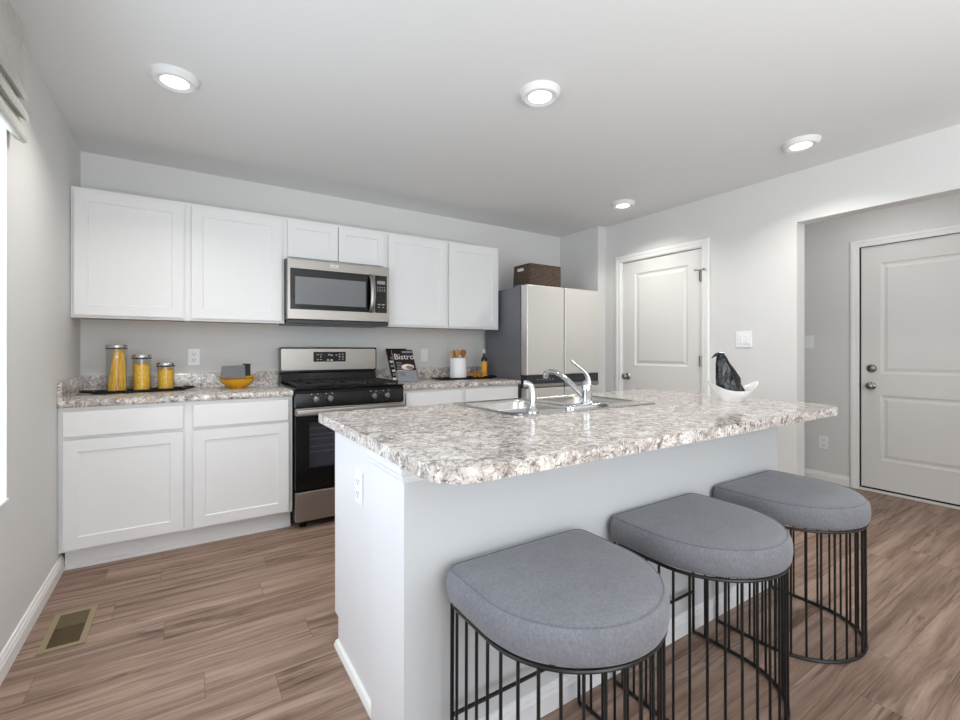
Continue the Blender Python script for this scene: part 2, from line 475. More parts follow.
def baseboard(name, run, a, bb, at, sgn, label):
    """run 'y': board along y on a wall at x=at facing sgn*x ; 'x': along x at y=at"""
    prof = [(0, 0), (.015, 0), (.015, .052), (.012, .058), (.012, .066), (.007, .074), (.006, .083), (0, .085)]
    b = B()
    if run == 'y': b.yprism([(at + sgn * d, z) for d, z in prof], a, bb)
    else: b.xprism([(at + sgn * d, z) for d, z in prof], a, bb)
    b2 = b
    return struct(b2.done(name, 'trim'), label, 'baseboard')
baseboard('baseboard_left', 'y', YB, -.541, 0.0, 1, 'white baseboard along the left wall')
baseboard('baseboard_right', 'y', YO, DY0 - .06, XP, -1, 'white baseboard on the wall right of the pantry door')
baseboard('baseboard_entry', 'y', EY1 + .065, -1.2, XE, -1, 'white baseboard left of the entry door')

# left window
wn = thing('window_1', 'bright window under the grey shade on the left wall', 'window', (-.1, (WY0 + WY1) / 2, WZ0), kind='structure')
b = B()
b.box(-.115, -.075, WY0, WY0 + .05, WZ0, WZ1); b.box(-.115, -.075, WY1 - .05, WY1, WZ0, WZ1)
b.box(-.115, -.075, WY0 + .05, WY1 - .05, WZ0, WZ0 + .05); b.box(-.115, -.075, WY0 + .05, WY1 - .05, WZ1 - .05, WZ1)
ym = (WY0 + WY1) / 2
b.box(-.115, -.075, ym - .03, ym + .03, WZ0 + .05, WZ1 - .05); b.box(-.113, -.077, WY0 + .05, WY1 - .05, 1.36, 1.40)
b.done('window_frame', 'trim', wn)
b = B(); b.box(-.097, -.093, WY0 + .05, WY1 - .05, WZ0 + .05, WZ1 - .05); b.done('pane', 'window_glass', wn)
b = B()
b.box(-.13, .004, WY1 - .004, WY1 + .0, WZ0, WZ1); b.box(-.13, .004, WY0, WY0 + .004, WZ0, WZ1); b.box(-.13, .004, WY0 + .004, WY1 - .004, WZ1 - .004, WZ1)
b.done('jamb', 'trim', wn)
b = B(); b.box(-.13, .012, WY0 + .004, WY1 - .004, WZ0, WZ0 + .012, .003); b.done('window_sill', 'trim', wn)

# patio door behind the camera, unseen and added to admit light
for i, (x0, x1, z0, z1) in enumerate(((.2, 2.5, .1, 2.3),)):
    wn = thing('window_%d' % (i + 2), ('wide glazed patio door added unseen behind the viewer for light', 'tall window behind the viewer')[i], 'window', ((x0 + x1) / 2, YB - .07, z0), kind='structure')
    b = B(); y0, y1 = YB - .1, YB - .04; xm = (x0 + x1) / 2
    b.box(x0, x0 + .06, y0, y1, z0, z1); b.box(x1 - .06, x1, y0, y1, z0, z1); b.box(x0 + .06, x1 - .06, y0, y1, z0, z0 + .06); b.box(x0 + .06, x1 - .06, y0, y1, z1 - .06, z1)
    if i == 0: b.box(xm - .04, xm + .04, y0, y1, z0 + .06, z1 - .06)
    b.done('window_frame', 'trim', wn)
    b = B(); b.box(x0 + .06, x1 - .06, YB - .072, YB - .068, z0 + .06, z1 - .06); b.done('pane', 'window_glass', wn)

# ------------------------------------------------------------------ doors
MOLD = [(.004, .006), (.016, .009), (.024, .009), (.046, .003)]
def casing(b, x, y0, y1, ztop, wd=.062, sgn=-1):
    """profiled casing round an opening in a wall at x, facing sgn*x"""
    prof = [(0, 0), (0, .011), (.012, .014), (.030, .014), (.036, .018), (.056, .018), (wd, .013), (wd, 0)]
    def pts(path):
        rings = []
        for (y, z), (ny, nz) in path:
            rings.append([(x + sgn * t, y + ny * d, z + nz * d) for d, t in prof])
        return rings
    path = [((y1, 0), (1, 0)), ((y1, ztop), (1, 1)), ((y0, ztop), (-1, 1)), ((y0, 0), (-1, 0))]
    rs = [b.ring(q) for q in pts(path)]
    for p, q in zip(rs, rs[1:]): b.bridge(p, q)
    b.bm.faces.new(rs[0]); b.bm.faces.new(list(reversed(rs[-1])))

d1 = thing('door_1', 'white two-panel pantry door beside the refrigerator', 'door', (XP, (DY0 + DY1) / 2, 0), kind='structure')
b = B(); Wd = DY1 - DY0 - .03
b.panels((XP + .008, DY1 - .015, .012), (0, -1, 0), (0, 0, 1), (-1, 0, 0), Wd, 2.02, .036,
         [(.142, Wd - .122, 1.022, 1.90), (.142, Wd - .122, .20, .80)], MOLD)
b.done('door_slab', 'door', d1)
b = B(); casing(b, XP, DY0, DY1, DZ - .006); b.done('door_casing', 'trim', d1)
b = B(); b.box(XP, XP + .12, DY1 - .012, DY1, 0, DZ - .001); b.box(XP, XP + .12, DY0, DY0 + .012, 0, DZ - .001); b.box(XP, XP + .12, DY0 + .012, DY1 - .012, DZ - .013, DZ - .001); b.done('door_jamb', 'trim', d1)
b = B(); b.box(XP + .046, XP + .11, DY0 + .013, DY1 - .013, .0, DZ - .014); b.done('closet_back', 'black', d1)
def knob(parent, x, y, z, name='door_knob', r=.027):
    b = B(); b.lathe([(.030, .0), (.032, -.004), (.028, -.010), (.012, -.013), (.011, -.032), (.020, -.038), (r, -.048), (r + .001, -.056), (r - .006, -.064), (.008, -.068)], (x, y, z), 28, 'x')
    return b.done(name, 'nickel', parent, smooth=True, angle=50)
knob(d1, XP + .008, DY1 - .075, .922)
for z in (1.80, 1.085, .28):
    b = B(); b.lathe([(.006, -.045), (.006, .045)], (XP - .0075, DY0 + .010, z), 12); b.box(XP - .004, XP + .0075, DY0 + .011, DY0 + .030, z - .044, z + .044)
    hg = b.done('hinge', 'hinge', d1, smooth=True)
    if z == 1.80:
        b = B(); b.tube([(XP - .008, DY0 + .01, z + .048), (XP - .03, DY0 + .05, z + .05)], .004, 8); b.tube([(XP - .008, DY0 + .01, z + .048), (XP - .03, DY0 - .03, z + .05)], .004, 8)
        b.lathe([(.008, 0), (.008, .01)], (XP - .03, DY0 + .05, z + .045), 10); b.lathe([(.008, 0), (.008, .01)], (XP - .03, DY0 - .03, z + .045), 10)
        b.done('hinge_stop', 'hinge', hg, smooth=True)

d2 = thing('door_2', 'white entry door with deadbolt and knob in the hall', 'door', (XE, (EY0 + EY1) / 2, 0), kind='structure')
b = B(); We = EY1 - EY0 - .016
b.panels((XE + .012, EY1 - .008, .03), (0, -1, 0), (0, 0, 1), (-1, 0, 0), We, 2.015, .044,
         [(.128, We - .128, .955, 1.868), (.128, We - .128, .238, .775)], MOLD)
b.done('door_slab', 'door', d2)
b = B(); casing(b, XE, EY0, EY1, EZ - .004); b.done('door_casing', 'trim', d2)
b = B(); b.box(XE, XE + .12, EY1 - .006, EY1, .02, EZ - .001); b.box(XE, XE + .12, EY0, EY0 + .006, .02, EZ - .001); b.box(XE, XE + .12, EY0 + .006, EY1 - .006, EZ - .006, EZ - .001); b.done('door_jamb', 'rubber', d2)
b = B(); b.box(XE + .058, XE + .10, EY0 + .007, EY1 - .007, .018, EZ - .008); b.done('weather_stop', 'rubber', d2)
b = B(); b.box(XE - .02, XE + .10, EY0, EY1, 0, .016, .004); b.done('threshold', 'threshold', d2)
b = B(); b.box(XE + .010, XE + .05, EY0 + .01, EY1 - .01, .017, .0295); b.done('door_sweep', 'rubber', d2)
knob(d2, XE + .012, EY1 - .078, .880)
b = B(); b.lathe([(.034, 0), (.034, -.006), (.029, -.013), (.020, -.014), (.012, -.017)], (XE + .012, EY1 - .078, 1.025), 28, 'x'); b.box(XE - .016, XE - .002, EY1 - .082, EY1 - .074, 1.008, 1.042, .002)
b.done('deadbolt', 'nickel', d2, smooth=True)
b = B(); b.box(XE - .003, XE + .012, EY1 - .0065, EY1 + .004, .868, .912, .002); b.done('strike_plate', 'black', d2)

# ------------------------------------------------------------------ cabinets
SH = [(.001, .004), (.003, .006), (.004, .007)]
def shaker(parent, name, x0, x1, z0, z1, yf, rail=.062, t=.019, flat=False):
    b = B()
    if flat: b.box(x0, x1, yf, yf + t, z0, z1, .002)
    else: b.panels((x0, yf, z0), (1, 0, 0), (0, 0, 1), (0, -1, 0), x1 - x0, z1 - z0, t, [(rail, x1 - x0 - rail, rail, z1 - z0 - rail)], SH)
    return b.done(name, 'cab', parent)
def upper(x0, x1, z0, doors, label, rail=.062):
    t = thing('wall_cabinet', label, 'cabinet', ((x0 + x1) / 2, -.15, z0), group='white wall cabinets')
    b = B(); b.box(x0, x1, -.3015, -.0005, z0 + .012, 2.130); b.box(x0, x1, -.3015, -.285, z0, z0 + .012); b.done('body', 'cab', t)
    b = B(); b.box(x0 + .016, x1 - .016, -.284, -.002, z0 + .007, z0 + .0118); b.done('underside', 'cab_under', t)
    for a, c in doors: shaker(t, 'door', a, c, z0 + .016, 2.110, -.325, rail)
ZB = 1.368
upper(0.0015, .570, ZB, [(.018, .550)], 'white single-door wall cabinet in the left corner')
upper(.570, 1.1525, ZB, [(.592, 1.132)], 'white single-door wall cabinet between corner cabinet and microwave')
upper(1.1525, 1.9145, 1.832, [(1.172, 1.524), (1.534, 1.894)], 'short white two-door wall cabinet above the microwave', .055)
upper(1.9145, 2.470, ZB, [(1.930, 2.456)], 'white single-door wall cabinet right of the microwave')
upper(2.470, 3.026, ZB, [(2.486, 3.004)], 'white single-door wall cabinet nearest the refrigerator')
def base(x0, x1, label, a, c):
    t = thing('base_cabinet', label, 'cabinet', ((x0 + x1) / 2, -.3, 0), group='white base cabinets')
    b = B(); b.box(x0, x1, -.6065, -.002, .114, .8755); b.box(max(x0, .0165), x1, -.540, -.02, 0, .114); b.done('body', 'cab', t)
    b = B(); b.xprism([(-.540, 0), (-.554, 0), (-.554, .012), (-.548, .018), (-.540, .020)], max(x0, .0165), x1); b.done('toe_molding', 'cab', t)
    shaker(t, 'drawer', a, c, .722, .854, -.630, flat=True)
    shaker(t, 'door', a, c, .128, .704, -.630)
base(.0015, .572, 'white base cabinet under the three pasta canisters', .022, .548)
base(.572, 1.150, 'white base cabinet under the yellow bowls, left of range', .597, 1.124)
base(1.932, 2.460, 'white base cabinet right of the range', 1.950, 2.436)
base(2.460, 3.024, 'white base cabinet beside the refrigerator', 2.474, 3.006)

# countertops against the wall
def counter(x0, x1, label, side):
    t = thing('countertop', label, 'countertop', ((x0 + x1) / 2, -.3, .876))
    prof = [(-.0015, .876), (-.628, .876), (-.634, .878), (-.637, .884), (-.637, .904), (-.633, .911), (-.625, .914), (-.0015, .914)]
    B().xprism(prof, x0, x1).done('slab', 'granite', t, smooth=True)
    pb = [(-.0015, .9143), (-.020, .9143), (-.020, 1.008), (-.017, 1.014), (-.012, 1.016), (-.0015, 1.016)]
    B().xprism(pb, x0, x1).done('backsplash', 'granite', t)
    if side:
        pr_ = [(x0, .9143), (x0 + .019, .9143), (x0 + .019, 1.008), (x0 + .016, 1.014), (x0 + .011, 1.016), (x0, 1.016)]
        B().yprism(pr_, -.632, -.0205).done('side_splash', 'granite', t)
counter(.0015, 1.1515, 'speckled laminate countertop left of the range', True)
counter(1.926, 3.034, 'speckled laminate countertop between range and refrigerator', False)

# ------------------------------------------------------------------ range
rg = thing('range', 'stainless and black gas range between the two counters', 'range', (1.535, -.34, 0))
RX0, RX1 = 1.157, 1.913
b = B(); b.box(RX0 + .004, RX1 - .004, -.62, -.03, .04, .895); b.done('body', 'black', rg)
b = B(); b.prism(rrect(RX0 - .001, RX1 + .009, -.655, -.06, [.012, .006, .006, .012]), .916, .926); b.box(RX0 + .004, RX1 - .004, -.64, -.06, .895, .916)
b.done('cooktop', 'blackgloss', rg, bevel=.003)
b = B(); b.xprism([(-.03, .90), (-.10, .926), (-.075, 1.01), (-.03, 1.01)], RX0 + .003, RX1 - .003); b.done('backguard_base', 'blackgloss', rg)
b = B(); b.loft([[(x, -.03, z) for x, z in rrect(RX0, RX1, 1.008, 1.200, .012, 4)], [(x, -.094, z) for x, z in rrect(RX0, RX1, 1.008, 1.200, .012, 4)]]); bg_ = b.done('backguard', 'blackgloss', rg)
b = B(); b.loft([[(x, -.094, z) for x, z in rrect(RX0 + .006, RX1 - .006, 1.020, 1.190, .012, 4)], [(x, -.0975, z) for x, z in rrect(RX0 + .008, RX1 - .008, 1.022, 1.188, .012, 4)]]); bp = b.done('backguard_panel', 'steel', rg, bevel=.001)
b = B(); b.loft([[(x, -.0973, z) for x, z in rrect(1.400, 1.652, 1.086, 1.164, .006, 3)], [(x, -.0990, z) for x, z in rrect(1.400, 1.652, 1.086, 1.164, .006, 3)]]); cp = b.done('control_panel', 'blackgloss', rg); cp_parent = cp
random.seed(3)
for x, z, ww, hh in [(1.448, 1.143, .020, .004), (1.476, 1.143, .016, .004), (1.476, 1.125, .010, .008), (1.476, 1.103, .012, .005), (1.450, 1.103, .016, .004), (1.540, 1.142, .008, .012), (1.556, 1.138, .018, .008), (1.530, 1.100, .014, .010), (1.556, 1.098, .016, .012),
                     (1.596, 1.138, .014, .007), (1.622, 1.144, .012, .007), (1.648, 1.144, .012, .007), (1.622, 1.124, .011, .009), (1.648, 1.124, .011, .009), (1.622, 1.104, .010, .005), (1.648, 1.104, .012, .005)]:
    x -= .025; b = B(); b.box(x, x + ww, -.0994, -.0989, z - hh / 2, z + hh / 2); b.done('control_mark', 'mark', cp_parent)
# grates
for k in range(3):
    gx0 = RX0 + .022 + k * .238; gx1 = gx0 + .228
    b = B()
    for x in (gx0, gx1 - .012): b.box(x, x + .012, -.63, -.11, .938, .952)
    for y in (-.63, -.122, -.375): b.box(gx0 + .012, gx1 - .012, y, y + .012, .938, .952)
    for x in (gx0, gx1 - .012):
        for y in (-.63, -.122): b.box(x, x + .012, y, y + .012, .926, .938)
    for yc in (-.50, -.245):
        xc = (gx0 + gx1) / 2
        b.box(xc - .005, xc + .005, yc + .03, yc + .115, .940, .952); b.box(xc - .005, xc + .005, yc - .115, yc - .03, .940, .952)
        b.box(gx0 + .012, xc - .03, yc - .005, yc + .005, .940, .952); b.box(xc + .03, gx1 - .012, yc - .005, yc + .005, .940, .952)
    b.done('grate', 'iron', rg)
for bx in (RX0 + .136, RX1 - .136):
    for by in (-.50, -.245):
        b = B(); b.lathe([(.048, .926), (.048, .930), (.040, .932), (.036, .936), (.010, .937)], (bx, by, 0), 28); b.done('burner', 'iron', rg, smooth=True)
# front
b = B(); b.xprism([(-.62, .800), (-.672, .803), (-.664, .890), (-.650, .912), (-.62, .912)], RX0, RX1); b.done('control_fascia', 'blackgloss', rg, bevel=.003)
for kx in (1.283, 1.377, 1.686, 1.780):
    b = B(); b.lathe([(.024, .0), (.024, -.006), (.021, -.012), (.019, -.026), (.016, -.029), (.002, -.0295)], (kx, -.668, .853), 24, 'y')
    b.box(kx - .003, kx + .003, -.702, -.690, .836, .870, .001)
    kn = b.done('knob', 'nickel', rg, smooth=True)
    for q in (-.024, .016): b = B(); b.box(kx + q - .004, kx + q + .004, -.6692, -.6685, .884, .889); b.done('burner_mark', 'mark', kn)
b = B(); b.box(RX0 + .003, RX1 - .003, -.628, -.62, .046, .80); b.done('front_gap', 'black', rg)
# oven door with window hole
OX0, OX1, OZ0, OZ1 = RX0 + .003, RX1 - .003, .262, .744
WX0, WX1, WZa, WZb = OX0 + .085, OX1 - .085, .395, .700
b = B(); b.box(OX0, WX0, -.668, -.630, OZ0, OZ1); b.box(WX1, OX1, -.668, -.630, OZ0, OZ1); b.box(WX0, WX1, -.668, -.630, OZ0, WZa); b.box(WX0, WX1, -.668, -.630, WZb, OZ1)
od = b.done('oven_door', 'blackgloss', rg)
b = B(); b.box(WX0, WX1, -.667, -.664, WZa, WZb); b.done('window_glass', 'oven_glass', od)
b = B(); b.box(WX0, WX1, -.634, -.631, WZa, WZb); b.done('oven_interior', painted('oven_interior', (150, 149, 153), .5, .1), od)
for z in (.655, .615, .585, .535, .500):
    b = B(); b.tube([(WX0 + .001, -.645, z), (WX1 - .001, -.645, z)], .0035, 8); b.done('oven_rack', 'mark', od)
b = B(); b.box(OX0, OX1, -.672, -.632, .746, .796, .003); b.done('door_trim', 'steel', rg)
b = B(); b.box(OX0 + .004, OX1 - .004, -.700, -.684, .748, .790, .006, 3); b.box(OX0 + .05, OX0 + .08, -.685, -.671, .758, .784, .003); b.box(OX1 - .08, OX1 - .05, -.685, -.671, .758, .784, .003)
b.done('handle', 'steel', rg, smooth=True)
b = B(); b.box(OX0, OX1, -.668, -.630, .052, .245, .005, 3); b.done('drawer', 'steel', rg)
for x in (RX0 + .06, RX1 - .06):
    for y in (-.60, -.08):
        b = B(); b.lathe([(.020, 0), (.020, .012), (.009, .016), (.009, .040)], (x, y, 0), 16); b.done('leveling_foot', 'black', rg)

# ------------------------------------------------------------------ microwave
mw = thing('microwave', 'stainless over-the-range microwave above the gas range', 'microwave', (1.535, -.2, 1.385))
MX0, MX1, MZ0, MZ1, MF = 1.158, 1.908, 1.385, 1.8255, -.395
b = B(); b.box(MX0, MX1, -.365, -.003, MZ0 + .012, MZ1 + .004); b.done('body', 'steel', mw)
b = B(); b.box(MX0 + .004, MX1 - .004, -.385, -.01, MZ0 - .018, MZ0 + .012, .004); b.done('vent_base', 'dark_plastic', mw)
b = B(); b.box(MX0, MX1, MF, -.365, MZ0 + .012, MZ1, .004); ft = b.done('front_frame', 'steel', mw)
b = B(); b.box(MX0 + .018, MX0 + .628, MF - .004, MF + .0005, 1.468, 1.758, .002); dr = b.done('door', 'blackgloss', mw)
b = B(); b.box(MX0 + .050, MX0 + .560, MF - .0055, MF - .0035, 1.505, 1.700); sn = b.done('door_window', 'mw_glass', dr)
b = B(); b.box(MX0 + .634, MX1 - .020, MF - .004, MF + .0005, 1.468, 1.758, .002); pn = b.done('control_panel', 'blackgloss', mw)
b = B(); b.box(MX0 + .650, MX1 - .036, MF - .0048, MF - .0038, 1.690, 1.716); b.done('display', 'display', pn)
def key(x, w_, z0, z1): b = B(); b.box(x, x + w_, MF - .0046, MF - .0038, z0, z1); b.done('key', 'display', pn)
for r_ in range(3):
    for c_ in range(4): key(MX0 + .650 + c_ * .018, .011, 1.636 + r_ * .014, 1.642 + r_ * .014)
for c_ in range(2): key(MX0 + .654 + c_ * .034, .024, 1.528, 1.536); key(MX0 + .656 + c_ * .034, .016, 1.508, 1.514)
pts = bez((MX0 + .600, MF - .004, 1.752), (MX0 + .606, MF - .062, 1.735), (MX0 + .606, MF - .062, 1.490), (MX0 + .600, MF - .004, 1.474), 18)
b = B(); b.tube(pts, .021, 14, squash=.5); b.done('handle', 'steel', mw, smooth=True)
b = B(); b.box(MX0 + .295, MX0 + .352, MF - .0008, MF + .001, 1.786, 1.806); lg = b.done('badge', 'chrome', mw)
b = B()
for i, ww in enumerate((.005, .003, .005, .004, .006, .003, .004)): b.box(MX0 + .303 + i * .006, MX0 + .303 + i * .006 + ww * .8, MF - .0014, MF - .0007, 1.793, 1.799)
b.done('badge_lettering', 'slot', lg)

# ------------------------------------------------------------------ refrigerator
fr = thing('refrigerator', 'stainless four-door refrigerator in the corner recess', 'refrigerator', (3.50, -.35, 0))
FX0, FX1, FY = 3.052, 3.948, -.700
b = B(); b.box(FX0 + .005, FX1 - .005, -.598, -.035, .03, 1.742, .006); b.done('body', 'fridge_side', fr)
xm = 3.491
for a, c in ((FX0, xm - .005), (xm + .005, FX1)):
    b = B(); b.box(a, c, FY, -.612, .957, 1.752, .008, 3); b.done('door', 'steel_v', fr)
    b = B(); b.box(a, c, FY, -.612, .050, .842, .008, 3); b.done('freezer_door', 'steel_v', fr)
    b = B(); b.box(a + .002, c - .002, FY - .001, -.62, .848, .878, .004); b.done('pocket_handle', 'steel', fr)
b = B(); b.box(FX0 + .004, FX1 - .004, -.690, -.61, .880, .9555); cs = b.done('control_strip', 'dark_plastic', fr)
for i in range(6): b = B(); b.box(3.17 + i * .036, 3.186 + i * .036, -.6908, -.6898, .912, .920); b.done('control_icon', 'display', cs)
b = B(); b.box(FX0 + .008, FX1 - .008, -.611, -.599, .05, 1.74); b.done('door_gasket', 'black', fr)
for x in (FX0 + .010, FX1 - .11):
    b = B(); b.box(x, x + .08, -.608, -.50, 1.7425, 1.760, .004); b.done('hinge_cover', 'fridge_side', fr)
for x in (FX0 + .06, FX1 - .06):
    for y in (-.56, -.08):
        b = B(); b.lathe([(.022, 0), (.022, .012), (.012, .014), (.012, .031)], (x, y, 0), 14); b.done('leveling_foot', 'black', fr)

# basket on the fridge
bk = thing('basket', 'dark brown woven basket on top of the refrigerator', 'basket', (3.36, -.45, 1.7425))
def basket():
    b = B(); x0, x1, y0, y1, z0, z1 = 3.165, 3.555, -.595, -.345, 1.7432, 1.957
    n = 6
    def rr(g, z, k=0): return [(x, y, z) for x, y in rrect(x0 + g - k, x1 - g + k * .2, y0 + g, y1 - g, .025, n)]
    out = [rr(0, z0 + (z1 - z0) * t / 10, .012 * (1 - t / 10)) for t in range(11)]
    inn = [rr(.012, z0 + .012 + (z1 - z0 - .012) * t / 5, .012 * (1 - t / 5)) for t in range(5, -1, -1)]
    b.loft(out + inn)
    return b
ob = basket().done('basket_wall', 'wicker', bk, smooth=True, angle=60)
b = B(); b.tube([(x, y, 1.957) for x, y in rrect(3.171, 3.549, -.589, -.351, .02, 5)], .009, 8, True); b.done('rim', 'wicker', bk, smooth=True)
for x in (3.1645, 3.5515):
    b = B(); b.loft([[(x - .012 if x < 3.3 else x - .004, y, z) for y, z in rrect(-.512, -.428, 1.905, 1.930, .012, 4)], [(x + .004 if x < 3.3 else x + .012, y, z) for y, z in rrect(-.512, -.428, 1.905, 1.930, .012, 4)]])
    b.done('handle_slot', 'wall' if x < 3.3 else 'wicker', bk)

# ------------------------------------------------------------------ island
IX0, IX1, IYF, IYB = 1.066, 3.115, -2.664, -1.918
isl = thing('kitchen_island', 'white kitchen island base under the speckled slab', 'kitchen island', ((IX0 + IX1) / 2, -2.3, 0))
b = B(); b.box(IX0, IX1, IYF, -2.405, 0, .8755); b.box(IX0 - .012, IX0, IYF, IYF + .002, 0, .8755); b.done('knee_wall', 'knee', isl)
b = B(); b.box(IX0 - .012, IX0, IYF + .002, -2.402, 0, .8755); b.done('end_post', 'island', isl)
for x0, x1 in ((IX0 + .007, IX0 + .026), (IX1 - .026, IX1 - .007)):
    b = B(); b.box(x0, x1, -2.404, IYB, .114, .8755); b.box(x0, x1, -2.404, IYB - .048, 0, .114); b.done('end_panel', 'island', isl)
b = B(); b.box(IX0 + .026, IX1 - .026, -2.404, IYB - .02, .114, .132); b.done('cabinet_floor', 'island', isl)
b = B(); b.box(IX0 + .026, IX1 - .026, IYB - .067, IYB - .049, 0, .113); b.done('toe_kick', 'island', isl)
n = 4; dw = (IX1 - IX0 - .06) / n
b = B(); b.box(IX0 + .026, IX1 - .026, IYB - .019, IYB, .133, .16); b.box(IX0 + .026, IX1 - .026, IYB - .019, IYB, .84, .8755)
for i in range(n + 1): b.box(IX0 + .026 + i * (IX1 - IX0 - .052 - .04) / n, IX0 + .066 + i * (IX1 - IX0 - .052 - .04) / n, IYB - .019, IYB, .16, .84)
b.done('face_frame', 'island', isl)
for i in range(n):
    x0 = IX0 + .035 + i * dw
    b = B(); b.panels((x0 + dw - .012, IYB + .0195, .135), (-1, 0, 0), (0, 0, 1), (0, 1, 0), dw - .02, .72, .019, [(.062, dw - .082, .062, .658)], SH); b.done('door', 'cab', isl)
# end shoe molding, cap molding, front baseboard
def molding(prof, z, name, left_from):
    """profile (out, z) run along the left end then mitred along the front and right end"""
    b = B(); path = [((IX0 - .012, left_from), (-1, 0)), ((IX0 - .012, IYF), (-1, -1)), ((IX1, IYF), (1, -1)), ((IX1, left_from), (1, 0))]
    rs = [b.ring([(x + nx * d, y + ny * d, z + h) for d, h in prof]) for (x, y), (nx, ny) in path]
    for p, q in zip(rs, rs[1:]): b.bridge(p, q)
    b.bm.faces.new(rs[0]); b.bm.faces.new(list(reversed(rs[-1])))
    return b.done(name, 'island', isl)
molding([(0, 0), (.006, 0), (.008, .010), (.008, .016), (.013, .022), (.014, .032), (.014, .039), (.020, .044), (.020, .051), (0, .051)], .8245, 'cap_molding', -2.402)
b = B(); prof = [(0, 0), (.015, 0), (.015, .056), (.011, .064), (.011, .070), (.005, .082), (0, .084)]
b.xprism([(IYF - d, z) for d, z in prof], IX0 + .05, IX1); b.done('baseboard', 'island', isl)
b = B(); b.yprism([(IX0 + .007, 0), (IX0 - .009, 0), (IX0 - .009, .008), (IX0 - .003, .022), (IX0 + .007, .026)], -2.402, IYB - .044); b.done('shoe_molding', 'trim', isl)
def outlet(x, y, z, face, label, kind='outlet', wide=.072, tall=.117):
    """face '-y', '-x' : direction the plate looks"""
    t = thing('wall_outlet' if kind == 'outlet' else 'light_switch', label, 'outlet' if kind == 'outlet' else 'light switch', (x, y, z - tall / 2))
    def bx(b, u0, u1, d0, d1, z0, z1, bev=0):
        if face == '-y': b.box(x + u0, x + u1, y - d1, y - d0, z + z0, z + z1, bev)
        else: b.box(x - d1, x - d0, y - u1, y - u0, z + z0, z + z1, bev)
    b = B(); bx(b, -wide / 2, wide / 2, 0.0003, .006, -tall / 2, tall / 2, .002); b.done('cover_plate', 'plastic', t)
    if kind == 'outlet':
        for s_ in (-1, 1):
            b = B(); bx(b, -.017, .017, .006, .0085, s_ * .021 - .014, s_ * .021 + .014, .001); rc = b.done('receptacle', 'plastic', t)
            b = B(); bx(b, -.009, -.006, .0085, .0088, s_ * .021 - .002, s_ * .021 + .008); bx(b, .006, .009, .0085, .0088, s_ * .021 - .002, s_ * .021 + .008); bx(b, -.003, .003, .0085, .0088, s_ * .021 - .011, s_ * .021 - .006)
            b.done('slots', 'slot', rc)
    else:
        n_ = 2 if wide > .1 else 1
        for i in range(n_):
            c_ = (i - (n_ - 1) / 2) * .046
            b = B(); bx(b, c_ - .0165, c_ + .0165, .006, .010, -.033, .033, .0015); b.done('rocker', 'plastic', t)
    return t
outlet(IX0 + .0067, -2.235, .700, '-x', 'white outlet on the end panel of the island')
outlet(.609, 0, 1.129, '-y', 'white outlet on the back wall between canisters and yellow bowls')
t_ = outlet(2.402, 0, 1.132, '-y', 'white rocker switch on the back wall beside the magazines', 'switch')
outlet(XP, -1.948, 1.262, '-x', 'wide white double switch on the wall right of the pantry door', 'switch', .122, .122)
outlet(XE, -1.930, 1.252, '-x', 'narrow white switch on the hall wall by the opening', 'switch')
outlet(XE, -2.042, .349, '-x', 'white outlet low on the hall wall beside the entry door')

# slab with sink cutout
SX0, SX1, SY0, SY1 = 1.030, 3.190, -2.925, -1.815
slab = rrect(SX0, SX1, SY0, SY1, [.10, .02, .012, .10], 12)
KX0, KX1, KY0, KY1 = 1.655, 2.535, -2.380, -1.838
hole = rrect(KX0 + .015, KX1 - .015, KY0 + .015, KY1 - .015, .03, 6)
o = B().prism(slab, .8762, .914, [list(reversed(hole))]).done('island_countertop', 'granite', None, bevel=.008, bseg=3)
tag(o, 'large speckled laminate slab with rounded corners on the island', 'countertop')

# sink
sk = thing('sink', 'stainless double-bowl sink set into the island slab', 'sink', ((KX0 + KX1) / 2, (KY0 + KY1) / 2, .914))
bowls = [(KX0 + .032, KX0 + .408, KY0 + .092, KY1 - .030), (KX1 - .408, KX1 - .032, KY0 + .092, KY1 - .030)]
zt = .9185
b = B(); b.prism(rrect(KX0, KX1, KY0, KY1, .035, 8), .9144, zt, [list(reversed(rrect(*q, .06, 8))) for q in bowls]); b.done('rim', 'steel_sink', sk, bevel=.0015)
for q in bowls:
    b = B(); rings = []
    for ins, z in ((0, zt - .0005), (.004, .912), (.008, .900), (.018, .76), (.03, .742), (.06, .736)):
        rings.append([(x, y, z) for x, y in rrect(q[0] + ins, q[1] - ins, q[2] + ins, q[3] - ins, max(.06 - ins * .3, .02), 8)])
    b.loft(rings, False, True); bo = b.done('bowl', 'steel_sink', sk, smooth=True, angle=50)
    so = bo.modifiers.new('solid', 'SOLIDIFY'); so.thickness = .0012; so.offset = -1
    cx_, cy_ = (q[0] + q[1]) / 2, (q[2] + q[3]) / 2
    b = B(); b.lathe([(.044, .7365), (.044, .7390), (.036, .7400), (.030, .7372), (.004, .7372)], (cx_, cy_, 0), 24); b.done('drain', 'chrome', bo, smooth=True)
for x in (KX1 - .05, KX1 - .075, KX0 + .05):
    b = B(); b.lathe([(.011, zt), (.011, zt + .0015), (.006, zt + .003)], (x, KY0 + .046, 0), 16); b.done('hole_cover', 'chrome', sk, smooth=True)

